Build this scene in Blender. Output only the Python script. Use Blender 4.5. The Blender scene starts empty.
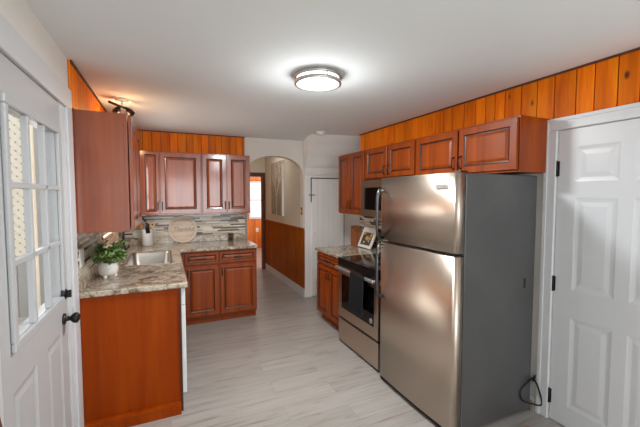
import bpy, bmesh, math, random
from mathutils import Vector, Matrix
random.seed(7)
PI = math.pi
S = bpy.context.scene
COL = S.collection

# ------------------------------------------------------------------ camera, world, light, exposure
cam_d = bpy.data.cameras.new('camera'); cam = bpy.data.objects.new('camera', cam_d); COL.objects.link(cam)
cam_d.sensor_width = 36.0; cam_d.lens = 36.0 * 340.0 / 640.0; cam_d.clip_start = 0.02
cam.location = (0, 0, 1.583)
cam.rotation_euler = (math.radians(90 - 3.069), 0, math.radians(-24.388))
S.camera = cam

W = bpy.data.worlds.new('sky'); S.world = W; W.use_nodes = True
bg = W.node_tree.nodes['Background']
bg.inputs['Color'].default_value = (0.93, 0.96, 1.0, 1); bg.inputs['Strength'].default_value = 1.6

S.view_settings.view_transform = 'Standard'; S.view_settings.look = 'None'
S.view_settings.exposure = -0.2; S.view_settings.gamma = 1.0; S.view_settings.use_curve_mapping = False
S.cycles.use_denoising = True
S.cycles.max_bounces = 10; S.cycles.diffuse_bounces = 6; S.cycles.glossy_bounces = 5
S.cycles.transmission_bounces = 8; S.cycles.transparent_max_bounces = 12
S.cycles.sample_clamp_indirect = 6.0; S.cycles.caustics_reflective = False; S.cycles.caustics_refractive = False

def area_light(name, loc, rot, sx, sy, power, color=(1, 1, 1)):
    d = bpy.data.lights.new(name, 'AREA'); d.shape = 'RECTANGLE'; d.size = sx; d.size_y = sy
    d.energy = power; d.color = color
    o = bpy.data.objects.new(name, d); COL.objects.link(o); o.location = loc; o.rotation_euler = rot
    return o
# daylight outside the window openings; the rear one is fill from an unseen window
area_light('rear_window_fill', (0.95, -2.85, 1.5), (math.radians(120), 0, 0), 2.6, 1.7, 130, (0.90, 0.97, 1.0))  # unseen source, added and tilted up to brighten the ceiling
area_light('daylight_side_window', (-0.75, -1.2, 1.5), (math.radians(90), 0, math.radians(-90)), 1.5, 1.5, 18, (0.90, 0.97, 1.0))
area_light('daylight_sink_window', (-0.95, 4.0, 1.55), (math.radians(90), 0, math.radians(-90)), 0.95, 0.9, 30, (1.0, 0.97, 0.94))
area_light('daylight_sunroom', (3.35, 8.6, 1.6), (math.radians(90), 0, math.radians(90)), 2.2, 1.5, 55, (1.0, 0.93, 0.82))

# ------------------------------------------------------------------ materials
def srgb(r, g, b):
    f = lambda c: (c / 255 / 12.92) if c / 255 <= 0.04045 else ((c / 255 + 0.055) / 1.055) ** 2.4
    return (f(r), f(g), f(b), 1)

class NT:
    def __init__(s, name):
        s.m = bpy.data.materials.new(name); s.m.use_nodes = True; s.t = s.m.node_tree
        s.b = s.t.nodes['Principled BSDF']
    def n(s, typ, **k):
        x = s.t.nodes.new(typ)
        for a, v in k.items(): setattr(x, a, v)
        return x
    def l(s, a, b): s.t.links.new(a, b)
    def coords(s, scale=(1, 1, 1), rot=(0, 0, 0), loc=(0, 0, 0), kind='Object'):
        tc = s.n('ShaderNodeTexCoord'); mp = s.n('ShaderNodeMapping')
        mp.inputs['Scale'].default_value = scale; mp.inputs['Rotation'].default_value = rot; mp.inputs['Location'].default_value = loc
        s.l(tc.outputs[kind], mp.inputs['Vector']); return mp.outputs['Vector']
    def noise(s, vec, scale, detail=4, rough=0.55, dist=0.0):
        x = s.n('ShaderNodeTexNoise'); x.inputs['Scale'].default_value = scale; x.inputs['Detail'].default_value = detail
        x.inputs['Roughness'].default_value = rough; x.inputs['Distortion'].default_value = dist
        s.l(vec, x.inputs['Vector']); return x.outputs['Fac']
    def ramp(s, fac, stops, interp='LINEAR'):
        r = s.n('ShaderNodeValToRGB'); r.color_ramp.interpolation = interp
        e = r.color_ramp.elements
        while len(e) < len(stops): e.new(0.5)
        for i, (p, c) in enumerate(stops): e[i].position = p; e[i].color = c
        s.l(fac, r.inputs['Fac']); return r.outputs['Color']
    def mix(s, fac, a, b, mode='MIX'):
        x = s.n('ShaderNodeMix', data_type='RGBA', blend_type=mode)
        for sock, v in ((x.inputs['Factor'], fac), (x.inputs['A'], a), (x.inputs['B'], b)):
            pass
        ins = [i for i in x.inputs if i.enabled]
        f, A, B = ins[0], ins[1], ins[2]
        for sock, v in ((f, fac), (A, a), (B, b)):
            if hasattr(v, 'default_value') or isinstance(v, bpy.types.NodeSocket): s.l(v, sock)
            else: sock.default_value = v
        return [o for o in x.outputs if o.enabled][0]
    def bump(s, h, strength=0.2, dist=0.01):
        b = s.n('ShaderNodeBump'); b.inputs['Strength'].default_value = strength; b.inputs['Distance'].default_value = dist
        s.l(h, b.inputs['Height']); s.l(b.outputs['Normal'], s.b.inputs['Normal'])
    def set(s, base=None, rough=None, metal=None, coat=None, spec=None, **k):
        B = s.b.inputs
        if base is not None:
            if isinstance(base, bpy.types.NodeSocket): s.l(base, B['Base Color'])
            else: B['Base Color'].default_value = base
        if rough is not None:
            if isinstance(rough, bpy.types.NodeSocket): s.l(rough, B['Roughness'])
            else: B['Roughness'].default_value = rough
        if metal is not None: B['Metallic'].default_value = metal
        if coat is not None: B['Coat Weight'].default_value = coat; B['Coat Roughness'].default_value = 0.12
        if spec is not None: B['Specular IOR Level'].default_value = spec
        for a, v in k.items(): B[a].default_value = v
        return s.m

def plain(name, col, rough=0.5, metal=0.0, coat=None, spec=None, mottle=0.0, nscale=8.0, bump=0.0):
    t = NT(name)
    base = col
    if mottle or bump:
        v = t.coords(); f = t.noise(v, nscale, 5)
        if mottle:
            a = tuple(max(0, c * (1 - mottle)) for c in col[:3]) + (1,); b = tuple(min(1, c * (1 + mottle)) for c in col[:3]) + (1,)
            base = t.ramp(f, [(0.3, a), (0.7, b)])
        if bump: t.bump(t.noise(v, nscale * 12, 3), bump, 0.002)
    return t.set(base, rough, metal, coat, spec)

M = {}
M['wall'] = plain('wall_paint', srgb(224, 219, 212), 0.75, mottle=0.02, nscale=3, bump=0.05)
M['ceil'] = plain('ceiling_paint', srgb(230, 233, 233), 0.85, mottle=0.012, nscale=2)
M['closet'] = plain('closet_white_paint', srgb(240, 237, 234), 0.6)
M['trim'] = plain('white_trim_paint', srgb(206, 206, 208), 0.38, mottle=0.01, nscale=6)
M['door'] = plain('white_door_paint', srgb(206, 206, 208), 0.36, mottle=0.01, nscale=5)
M['outdoor'] = plain('backlit_white_door_paint', srgb(184, 184, 185), 0.4, mottle=0.01, nscale=5)  # darker copy of the door white; the left door's backlit shade is in the colour
M['hall'] = plain('beige_wall_paint', srgb(214, 202, 184), 0.8, mottle=0.02, nscale=3)
M['black'] = plain('black_metal', srgb(22, 21, 22), 0.42, 0.3)
M['bronze'] = plain('dark_bronze', srgb(60, 38, 28), 0.38, 0.7)
M['gap'] = plain('dark_gap', srgb(18, 15, 13), 0.9)
M['whitecer'] = plain('white_ceramic', srgb(222, 218, 212), 0.22, mottle=0.02, nscale=20)
M['white_app'] = plain('white_enamel', srgb(226, 226, 226), 0.3)
M['glassblack'] = plain('black_glass', srgb(7, 7, 8), 0.06, spec=0.35)
M['blackplastic'] = plain('black_plastic', srgb(14, 14, 15), 0.4, spec=0.25)
M['towel'] = plain('black_towel_cloth', srgb(29, 29, 33), 0.95, mottle=0.12, nscale=60, bump=0.4)
M['chrome'] = plain('brushed_nickel', srgb(190, 188, 184), 0.34, 0.85)
M['darkchrome'] = plain('dark_polished_metal', srgb(78, 78, 81), 0.3, 0.9)
M['plate'] = plain('outlet_plastic', srgb(228, 226, 220), 0.4)
M['taupe'] = plain('taupe_plastic', srgb(150, 138, 124), 0.4)
M['spoon'] = plain('pale_spoon_wood', srgb(200, 158, 104), 0.55, mottle=0.1, nscale=20)
M['honey'] = plain('honey_wood', srgb(172, 104, 46), 0.45, mottle=0.12, nscale=14)
M['soil'] = plain('soil', srgb(45, 34, 26), 0.95, mottle=0.3, nscale=60)
M['stem'] = plain('plant_stem', srgb(70, 96, 44), 0.6)
M['lattice'] = plain('cream_lattice_paint', srgb(244, 236, 218), 0.6)
M['brownpost'] = plain('brown_post_wood', srgb(122, 84, 62), 0.7, mottle=0.1)
M['ground'] = plain('porch_ground', srgb(196, 186, 170), 0.9, mottle=0.25, nscale=5)
M['siding'] = plain('grey_white_siding', srgb(176, 174, 172), 0.6)
M['darktrim'] = plain('dark_wood_trim', srgb(78, 40, 17), 0.45, mottle=0.15, nscale=9)
M['gray_jamb'] = plain('grey_edge_trim', srgb(140, 138, 136), 0.5)
M['sashwood'] = plain('pale_wood_casing', srgb(228, 200, 176), 0.5, mottle=0.06, nscale=9)

def wood(name, dark, mid, light, grain_axis=2, scale=1.0, rough=0.3, coat=0.25, island=0.0, knots=False, spec=None):
    t = NT(name)
    sc = [9.0 * scale] * 3; sc[grain_axis] = 0.9 * scale
    v = t.coords(tuple(sc))
    f1 = t.noise(v, 1.6, 6, 0.6, 0.4)
    sc2 = [60.0 * scale] * 3; sc2[grain_axis] = 2.0 * scale
    f2 = t.noise(t.coords(tuple(sc2)), 1.0, 3, 0.6)
    f = t.n('ShaderNodeMath', operation='MULTIPLY_ADD'); t.l(f2, f.inputs[0]); f.inputs[1].default_value = 0.3; t.l(f1, f.inputs[2])
    col = t.ramp(f.outputs[0], [(0.42, dark), (0.64, mid), (0.86, light)])
    if island:
        g = t.n('ShaderNodeNewGeometry')
        isl = t.ramp(g.outputs['Random Per Island'], [(0.0, (1 - island, 1 - island * 1.15, 1 - island * 1.4, 1)), (1.0, (1 + island * .6, 1 + island * .6, 1 + island * .5, 1))])
        col = t.mix(1.0, col, isl, 'MULTIPLY')
    if knots:
        vo = t.n('ShaderNodeTexVoronoi'); vo.inputs['Scale'].default_value = 1.0; vo.inputs['Randomness'].default_value = 1.0
        t.l(t.coords((7.5, 7.5, 4.2)), vo.inputs['Vector'])
        k = t.ramp(vo.outputs['Distance'], [(0.05, (1, 1, 1, 1)), (0.13, (0, 0, 0, 1))])
        col = t.mix(k, col, srgb(96, 44, 14))
    return t.set(col, rough, 0.0, coat, spec)

M['cherry'] = wood('cherry_cabinet_wood', srgb(108, 40, 0), srgb(132, 53, 0), srgb(150, 66, 4), 2, 0.7, 0.42, 0.12, spec=0.28)
M['cherrygloss'] = wood('cherry_gloss_varnish', srgb(112, 42, 4), srgb(134, 55, 6), srgb(150, 68, 12), 2, 0.7, 0.35, 0.8, spec=0.5)
M['glazegloss'] = wood('cherry_gloss_dark_glaze', srgb(44, 13, 4), srgb(60, 20, 6), srgb(76, 28, 9), 2, 0.7, 0.35, 0.6)
M['cherryh'] = wood('cherry_cabinet_wood_flat', srgb(108, 40, 0), srgb(130, 53, 0), srgb(148, 66, 4), 0, 0.7, 0.42, 0.12, spec=0.28)
M['glaze'] = wood('cherry_dark_glaze', srgb(44, 13, 4), srgb(60, 20, 6), srgb(76, 28, 9), 2, 0.7, 0.35, 0.2)
M['panel'] = wood('cherry_side_panel', srgb(128, 46, 0), srgb(142, 54, 0), srgb(154, 63, 2), 2, 0.5, 0.5, 0.0, spec=0.12)
M['chairwood'] = wood('chair_wood', srgb(74, 36, 18), srgb(98, 50, 26), srgb(116, 64, 36), 2, 0.7, 0.45, 0.1)
M['pine'] = wood('knotty_pine', srgb(200, 90, 0), srgb(234, 118, 0), srgb(244, 140, 8), 2, 0.8, 0.5, 0.0, spec=0.15, island=0.22, knots=True)
M['wain'] = wood('wainscot_wood', srgb(128, 58, 0), srgb(152, 74, 0), srgb(168, 88, 6), 2, 0.7, 0.5, 0.0, island=0.08, spec=0.15)
M['sunpine'] = wood('sunroom_pine', srgb(180, 92, 34), srgb(208, 118, 48), srgb(226, 142, 66), 2, 0.8, 0.45, 0.1, island=0.12)
M['knife'] = wood('brown_block_wood', srgb(116, 66, 34), srgb(146, 86, 46), srgb(168, 106, 60), 2, 1.4, 0.45, 0.1)

def floor_mat():
    t = NT('grey_vinyl_plank')
    v = t.coords()
    br = t.n('ShaderNodeTexBrick'); br.offset = 0.37; br.offset_frequency = 2
    for k, x in (('Scale', 1.0), ('Mortar Size', 0.0012), ('Mortar Smooth', 0.1), ('Bias', 0.0), ('Brick Width', 1.22), ('Row Height', 0.182)):
        br.inputs[k].default_value = x
    br.inputs['Color1'].default_value = (0, 0, 0, 1); br.inputs['Color2'].default_value = (1, 1, 1, 1); br.inputs['Mortar'].default_value = (0.5, 0.5, 0.5, 1)
    t.l(v, br.inputs['Vector'])
    # shift the grain per plank so streaks break at the seams
    sh = t.n('ShaderNodeVectorMath', operation='SCALE'); t.l(br.outputs['Color'], sh.inputs[0]); sh.inputs['Scale'].default_value = 13.0
    ad = t.n('ShaderNodeVectorMath', operation='ADD'); t.l(v, ad.inputs[0]); t.l(sh.outputs[0], ad.inputs[1])
    mp = t.n('ShaderNodeMapping'); mp.inputs['Scale'].default_value = (1.5, 15, 1); t.l(ad.outputs[0], mp.inputs['Vector'])
    g1 = t.noise(mp.outputs['Vector'], 1.3, 6, 0.62, 0.8)
    mp2 = t.n('ShaderNodeMapping'); mp2.inputs['Scale'].default_value = (2.5, 60, 1); t.l(ad.outputs[0], mp2.inputs['Vector'])
    g2 = t.noise(mp2.outputs['Vector'], 1.0, 4, 0.6)
    m = t.n('ShaderNodeMath', operation='MULTIPLY_ADD'); t.l(g2, m.inputs[0]); m.inputs[1].default_value = 0.35; t.l(g1, m.inputs[2])
    c = t.ramp(m.outputs[0], [(0.36, srgb(106, 96, 87)), (0.50, srgb(142, 132, 124)), (0.62, srgb(159, 151, 144)), (0.9, srgb(169, 163, 157))])
    pl = t.ramp(br.outputs['Color'], [(0, (0.96, 0.96, 0.96, 1)), (1, (1.06, 1.06, 1.06, 1))])
    c = t.mix(1.0, c, pl, 'MULTIPLY')
    c = t.mix(br.outputs['Fac'], c, srgb(136, 128, 121))
    t.bump(m.outputs[0], 0.08, 0.003)
    return t.set(c, 0.36, 0, None, 0.45)
M['floor'] = floor_mat()

def granite():
    t = NT('granite_laminate')
    v = t.coords()
    a = t.noise(t.coords((1.0, 1.2, 1.0), (0, 0, 0.5)), 12.0, 8, 0.72, 0.5)
    b = t.noise(v, 48, 6, 0.7)
    m = t.n('ShaderNodeMath', operation='MULTIPLY_ADD'); t.l(b, m.inputs[0]); m.inputs[1].default_value = 0.55; t.l(a, m.inputs[2])
    c = t.ramp(m.outputs[0], [(0.57, srgb(70, 56, 45)), (0.68, srgb(124, 105, 86)), (0.77, srgb(164, 148, 128)), (0.87, srgb(200, 190, 174)), (0.98, srgb(150, 128, 104))])
    vo = t.n('ShaderNodeTexVoronoi'); vo.inputs['Scale'].default_value = 110; t.l(v, vo.inputs['Vector'])
    sp = t.ramp(vo.outputs['Color'], [(0.0, (0.72, 0.70, 0.68, 1)), (0.5, (1, 1, 1, 1)), (1.0, (1.12, 1.1, 1.08, 1))])
    c = t.mix(1.0, c, sp, 'MULTIPLY')
    return t.set(c, 0.17, 0, 0.3)
M['granite'] = granite()

def mosaic(name, axis):
    """thin strip mosaic; axis = which world axis runs along the wall"""
    t = NT(name)
    tc = t.n('ShaderNodeTexCoord'); sp = t.n('ShaderNodeSeparateXYZ'); t.l(tc.outputs['Object'], sp.inputs[0])
    cb = t.n('ShaderNodeCombineXYZ'); t.l(sp.outputs[axis], cb.inputs['X']); t.l(sp.outputs['Z'], cb.inputs['Y'])
    def brick(w, seedloc):
        mp = t.n('ShaderNodeMapping'); mp.inputs['Location'].default_value = seedloc; t.l(cb.outputs[0], mp.inputs['Vector'])
        br = t.n('ShaderNodeTexBrick'); br.offset = 0.43; br.offset_frequency = 2; br.squash = 0.62; br.squash_frequency = 3
        for k, x in (('Scale', 1.0), ('Mortar Size', 0.0012), ('Mortar Smooth', 0.0), ('Bias', 0.0), ('Brick Width', w), ('Row Height', 0.02)):
            br.inputs[k].default_value = x
        br.inputs['Color1'].default_value = (0, 0, 0, 1); br.inputs['Color2'].default_value = (1, 1, 1, 1); br.inputs['Mortar'].default_value = (.5, .5, .5, 1)
        t.l(mp.outputs['Vector'], br.inputs['Vector']); return br
    b1 = brick(0.24, (0.03, 0.0, 0))
    c = t.ramp(b1.outputs['Color'], [(0.0, srgb(64, 46, 35)), (0.17, srgb(212, 200, 180)), (0.34, srgb(176, 152, 126)), (0.46, srgb(224, 217, 202)),
                                     (0.57, srgb(152, 128, 104)), (0.66, srgb(216, 202, 178)), (0.78, srgb(196, 182, 164)), (0.9, srgb(52, 37, 28))], 'CONSTANT')
    st = t.noise(t.coords((14, 14, 80)), 1.0, 4, 0.6)
    c = t.mix(1.0, c, t.ramp(st, [(0.3, (0.8, 0.79, 0.77, 1)), (0.7, (1.12, 1.12, 1.12, 1))]), 'MULTIPLY')
    c = t.mix(b1.outputs['Fac'], c, srgb(160, 148, 132))
    inv = t.n('ShaderNodeMath', operation='SUBTRACT'); inv.inputs[0].default_value = 1; t.l(b1.outputs['Fac'], inv.inputs[1])
    t.bump(inv.outputs[0], 0.3, 0.002)
    return t.set(c, 0.25, 0, 0.2)
M['mosaicX'] = mosaic('strip_mosaic_across', 'X'); M['mosaicY'] = mosaic('strip_mosaic_along', 'Y')

def brushed(name, col, rough, axis, aniso=0.0):
    t = NT(name); sc = [2.0, 2.0, 2.0]
    sc2 = [400.0, 400.0, 400.0]; sc2[axis] = 3.0
    f = t.noise(t.coords(tuple(sc2)), 1.0, 3, 0.6)
    r = t.n('ShaderNodeMath', operation='MULTIPLY_ADD'); t.l(f, r.inputs[0]); r.inputs[1].default_value = 0.14; r.inputs[2].default_value = rough
    t.bump(f, 0.03, 0.001)
    if aniso:
        tg = t.n('ShaderNodeTangent', direction_type='RADIAL', axis='Z'); t.l(tg.outputs[0], t.b.inputs['Tangent'])
        t.b.inputs['Anisotropic'].default_value = aniso; t.b.inputs['Anisotropic Rotation'].default_value = 0.25
    return t.set(col, r.outputs[0], 1.0)
M['steel'] = brushed('brushed_stainless', srgb(204, 189, 174), 0.26, 0, 0.75)
M['steelmw'] = brushed('dull_stainless', srgb(140, 122, 106), 0.32, 1)
M['steelsink'] = brushed('sink_stainless', srgb(176, 170, 162), 0.32, 0)
def fridge_side():
    t = NT('dark_textured_side')
    f = t.noise(t.coords(), 2.2, 4, 0.6); c = t.ramp(f, [(0.3, srgb(74, 73, 73)), (0.7, srgb(86, 85, 85))])
    t.bump(t.noise(t.coords(), 260, 2), 0.12, 0.001)
    return t.set(c, 0.36, 0.25)
M['fridgeside'] = fridge_side()

def leaf():
    t = NT('green_leaf'); g = t.n('ShaderNodeNewGeometry')
    c = t.ramp(g.outputs['Random Per Island'], [(0.0, srgb(48, 72, 28)), (0.5, srgb(88, 118, 52)), (1.0, srgb(150, 176, 104))])
    return t.set(c, 0.45)
M['leaf'] = leaf()
def emit(name, col, strength):
    t = NT(name); t.set((0.8, 0.8, 0.8, 1), 0.4); t.b.inputs['Emission Color'].default_value = col; t.b.inputs['Emission Strength'].default_value = strength
    return t.m
M['lamp'] = emit('lit_acrylic', (1, 0.99, 0.97, 1), 3.0)
M['bulb'] = emit('warm_bulb', (1, 0.62, 0.28, 1), 6.0)
def glass():
    t = NT('clear_glass'); m = t.m
    out = [n for n in t.t.nodes if n.type == 'OUTPUT_MATERIAL'][0]
    tr = t.n('ShaderNodeBsdfTransparent'); tr.inputs['Color'].default_value = (0.97, 0.98, 0.98, 1)
    gl = t.n('ShaderNodeBsdfGlossy'); gl.inputs['Roughness'].default_value = 0.02
    mx = t.n('ShaderNodeMixShader'); mx.inputs[0].default_value = 0.05; t.l(tr.outputs[0], mx.inputs[1]); t.l(gl.outputs[0], mx.inputs[2])
    t.l(mx.outputs[0], out.inputs['Surface']); return m
M['glass'] = glass()
def picture_tree():
    t = NT('tree_print'); v = t.coords()
    w = t.noise(t.coords((1, 6, 2.0)), 3.2, 6, 0.65, 1.6)
    c = t.ramp(w, [(0.38, srgb(118, 102, 84)), (0.5, srgb(152, 138, 118)), (0.62, srgb(172, 158, 140))])
    return t.set(c, 0.7)
M['treeprint'] = picture_tree()
M['canvas'] = plain('canvas_edge', srgb(250, 248, 244), 0.75)
M['frametan'] = plain('white_frame', srgb(226, 220, 212), 0.4)
M['print_bg'] = plain('photo_dark_ground', srgb(70, 58, 44), 0.35, mottle=0.3, nscale=30)
M['petal'] = plain('petal_gold', srgb(196, 152, 92), 0.5, mottle=0.2, nscale=60)
M['petalw'] = plain('petal_pale', srgb(206, 202, 196), 0.5, mottle=0.1, nscale=60)
M['sign'] = wood('round_sign_wood', srgb(186, 162, 140), srgb(208, 188, 168), srgb(222, 206, 188), 0, 1.2, 0.6, 0.0)
M['signrim'] = plain('round_sign_rim', srgb(220, 204, 186), 0.55, mottle=0.05)
M['ink'] = plain('sign_lettering', srgb(146, 120, 100), 0.7)

# ------------------------------------------------------------------ mesh helpers
def box(bm, x0, x1, y0, y1, z0, z1, bev=0.0, mi=0, seg=2):
    vs = [bm.verts.new((x, y, z)) for x in (x0, x1) for y in (y0, y1) for z in (z0, z1)]
    F = [(0, 1, 3, 2), (4, 6, 7, 5), (0, 4, 5, 1), (2, 3, 7, 6), (0, 2, 6, 4), (1, 5, 7, 3)]
    fs = [bm.faces.new([vs[i] for i in f]) for f in F]
    for f in fs: f.material_index = mi
    if bev:
        es = list({e for f in fs for e in f.edges})
        r = bmesh.ops.bevel(bm, geom=es, offset=bev, segments=seg, affect='EDGES', profile=0.5, clamp_overlap=True)
        for f in r['faces']: f.material_index = mi
    return fs

def tube(bm, pts, r, seg=10, mi=0, cap=True):
    pts = [Vector(p) for p in pts]; n = len(pts); rings = []
    rs = r if isinstance(r, (list, tuple)) else [r] * n
    up = None
    for i, p in enumerate(pts):
        t = (pts[min(i + 1, n - 1)] - pts[max(i - 1, 0)]).normalized()
        if up is None:
            up = Vector((0, 0, 1)) if abs(t.z) < 0.9 else Vector((1, 0, 0))
        a = up - t * up.dot(t)
        if a.length < 1e-5: a = Vector((1, 0.3, 0)) - t * Vector((1, 0.3, 0)).dot(t)
        a.normalize(); b = t.cross(a); up = a
        rings.append([bm.verts.new(p + (a * math.cos(2 * PI * k / seg) + b * math.sin(2 * PI * k / seg)) * rs[i]) for k in range(seg)])
    for i in range(n - 1):
        for k in range(seg):
            f = bm.faces.new((rings[i][k], rings[i][(k + 1) % seg], rings[i + 1][(k + 1) % seg], rings[i + 1][k])); f.smooth = True; f.material_index = mi
    if cap:
        for rg in (rings[0][::-1], rings[-1]):
            f = bm.faces.new(rg); f.material_index = mi

def lathe(bm, prof, seg=32, c=(0, 0, 0), mi=0, smooth=True, cap0=True, cap1=True):
    rings = [[bm.verts.new((c[0] + r * math.cos(2 * PI * k / seg), c[1] + r * math.sin(2 * PI * k / seg), c[2] + z)) for k in range(seg)] for r, z in prof]
    for i in range(len(rings) - 1):
        for k in range(seg):
            f = bm.faces.new((rings[i][k], rings[i][(k + 1) % seg], rings[i + 1][(k + 1) % seg], rings[i + 1][k])); f.smooth = smooth; f.material_index = mi
    if cap0: bm.faces.new(rings[0][::-1]).material_index = mi
    if cap1: bm.faces.new(rings[-1]).material_index = mi

def prism(bm, poly, y0, y1, mi=0):
    """poly in (x,z), extruded along y"""
    a = [bm.verts.new((x, y0, z)) for x, z in poly]; b = [bm.verts.new((x, y1, z)) for x, z in poly]; n = len(poly)
    bm.faces.new(a).material_index = mi; bm.faces.new(b[::-1]).material_index = mi
    for i in range(n): bm.faces.new((a[i], b[i], b[(i + 1) % n], a[(i + 1) % n])).material_index = mi

def obj(name, bm, mats, parent=None, loc=None, rz=0.0, smooth_angle=None):
    bmesh.ops.recalc_face_normals(bm, faces=bm.faces)
    me = bpy.data.meshes.new(name); bm.to_mesh(me); bm.free()
    for m in (mats if isinstance(mats, (list, tuple)) else [mats]): me.materials.append(m)
    o = bpy.data.objects.new(name, me); COL.objects.link(o)
    if parent: o.parent = parent
    if loc is not None: o.location = loc
    if rz: o.rotation_euler = (0, 0, rz)
    return o
def new(): return bmesh.new()
def quick(name, mats, boxes, parent=None, bev=0.0, **k):
    bm = new()
    for b in boxes: box(bm, *b, bev=bev)
    return obj(name, bm, mats, parent, **k)
def tag(o, label, cat, group=None):
    o['label'] = label; o['category'] = cat
    if group: o['group'] = group
    return o
def thing(name, label, cat, loc=(0, 0, 0), rz=0.0, group=None):
    o = bpy.data.objects.new(name, None); COL.objects.link(o); o.location = loc; o.rotation_euler = (0, 0, rz); o.empty_display_size = 0.1
    return tag(o, label, cat, group)
def struct(o):
    o['kind'] = 'structure'; return o
def sempty(name, loc=(0, 0, 0), rz=0.0):
    o = bpy.data.objects.new(name, None); COL.objects.link(o); o.location = loc; o.rotation_euler = (0, 0, rz); o.empty_display_size = 0.1
    return struct(o)

XL, XR, YB, ZC, YR = -0.527, 2.45, 4.901, 2.41, -2.7
R90 = PI / 2

# ------------------------------------------------------------------ room shell
struct(quick('floor', M['floor'], [(-0.70, 3.4, YR - 0.1, 10.3, -0.12, 0.0)]))
struct(quick('ceiling', M['ceil'], [(-0.70, 3.4, YR - 0.1, 10.3, ZC, ZC + 0.12)]))
# left wall: outside door opening, sink window opening, a window behind the camera
DY0, DY1, DZ = 1.475, 2.345, 2.10
WY0, WY1, WZ0, WZ1 = 3.50, 4.46, 1.10, 2.0
struct(quick('wall_left', M['wall'], [
    (XL - 0.06, XL, YR, -1.9, 0, ZC), (XL - 0.06, XL, -1.9, -0.5, 0, 0.8), (XL - 0.06, XL, -1.9, -0.5, 2.1, ZC), (XL - 0.06, XL, -0.5, DY0, 0, ZC),
    (XL - 0.06, XL, DY0, DY1, DZ, ZC), (XL - 0.06, XL, DY1, WY0, 0, ZC), (XL - 0.06, XL, WY0, WY1, 0, WZ0), (XL - 0.06, XL, WY0, WY1, WZ1, ZC), (XL - 0.06, XL, WY1, YB + 0.13, 0, ZC)]))
struct(quick('wall_rear', M['wall'], [
    (XL, -0.2, YR - 0.1, YR, 0, ZC), (2.1, XR + 0.1, YR - 0.1, YR, 0, ZC), (-0.2, 2.1, YR - 0.1, YR, 0, 0.75), (-0.2, 2.1, YR - 0.1, YR, 2.15, ZC)]))
RD0, RD1, RDZ = 0.69, 1.46, 2.022   # interior door opening on the right
struct(quick('wall_right', M['wall'], [
    (XR, XR + 0.1, YR, RD0, 0, ZC), (XR, XR + 0.1, RD0, RD1, RDZ, ZC), (XR, XR + 0.1, RD1, 4.06, 0, ZC), (XR, 3.05, 4.0, 4.06, 0, ZC), (3.0, 3.1, 4.06, 4.83, 0, ZC)]))
# back wall with the arch
bm = new()
box(bm, XL, 1.06, YB, YB + 0.12, 0, ZC)
ax0, ax1, zs, zt = 1.06, 1.936, 1.86, 2.162
cx, a_, b_ = (ax0 + ax1) / 2, (ax1 - ax0) / 2, zt - zs
arch = [(cx - a_ * math.cos(PI * i / 28), 0) for i in range(29)]
arch = [(x, zs + b_ * max(0.0, 1 - abs((x - cx) / a_) ** 2.3) ** (1 / 2.3)) for x, _ in arch]
prism(bm, [(ax0, ZC)] + arch + [(ax1, ZC)], YB, YB + 0.12)
box(bm, ax1, 3.0, YB, YB + 0.12, 0, ZC)
struct(obj('wall_back', bm, M['wall']))
struct(quick('trim_1', M['gray_jamb'], [(1.037, 1.062, YB - 0.012, YB - 0.0005, 0.0, 1.343)]))
# closet wall under the sloped bulkhead (front leans out towards the ceiling)
Lp = [(1.9365, 4.83, 0), (1.9365, 4.83, 1.88), (1.925, 4.78, 2.0), (1.90, 4.65, 2.15), (1.86, 4.45, 2.30), (1.807, 4.28, ZC)]
bm = new()
Lv = [bm.verts.new(p) for p in Lp]
Rv = [bm.verts.new((3.0, p[1] - 0.22 * ((p[2] - 1.88) / 0.53 if p[2] > 1.88 else 0), p[2])) for p in Lp]
Bl = [bm.verts.new((1.9365, YB - 0.0005, p[2])) for p in Lp]; Br = [bm.verts.new((3.0, YB - 0.0005, p[2])) for p in Lp]
for i in range(len(Lp) - 1):
    bm.faces.new((Lv[i], Rv[i], Rv[i + 1], Lv[i + 1])); bm.faces.new((Bl[i], Lv[i], Lv[i + 1], Bl[i + 1]))
    bm.faces.new((Rv[i], Br[i], Br[i + 1], Rv[i + 1])); bm.faces.new((Br[i], Bl[i], Bl[i + 1], Br[i + 1]))
bm.faces.new((Lv[0], Bl[0], Br[0], Rv[0])); bm.faces.new((Lv[-1], Rv[-1], Br[-1], Bl[-1]))
struct(obj('wall_closet', bm, M['closet']))
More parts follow.
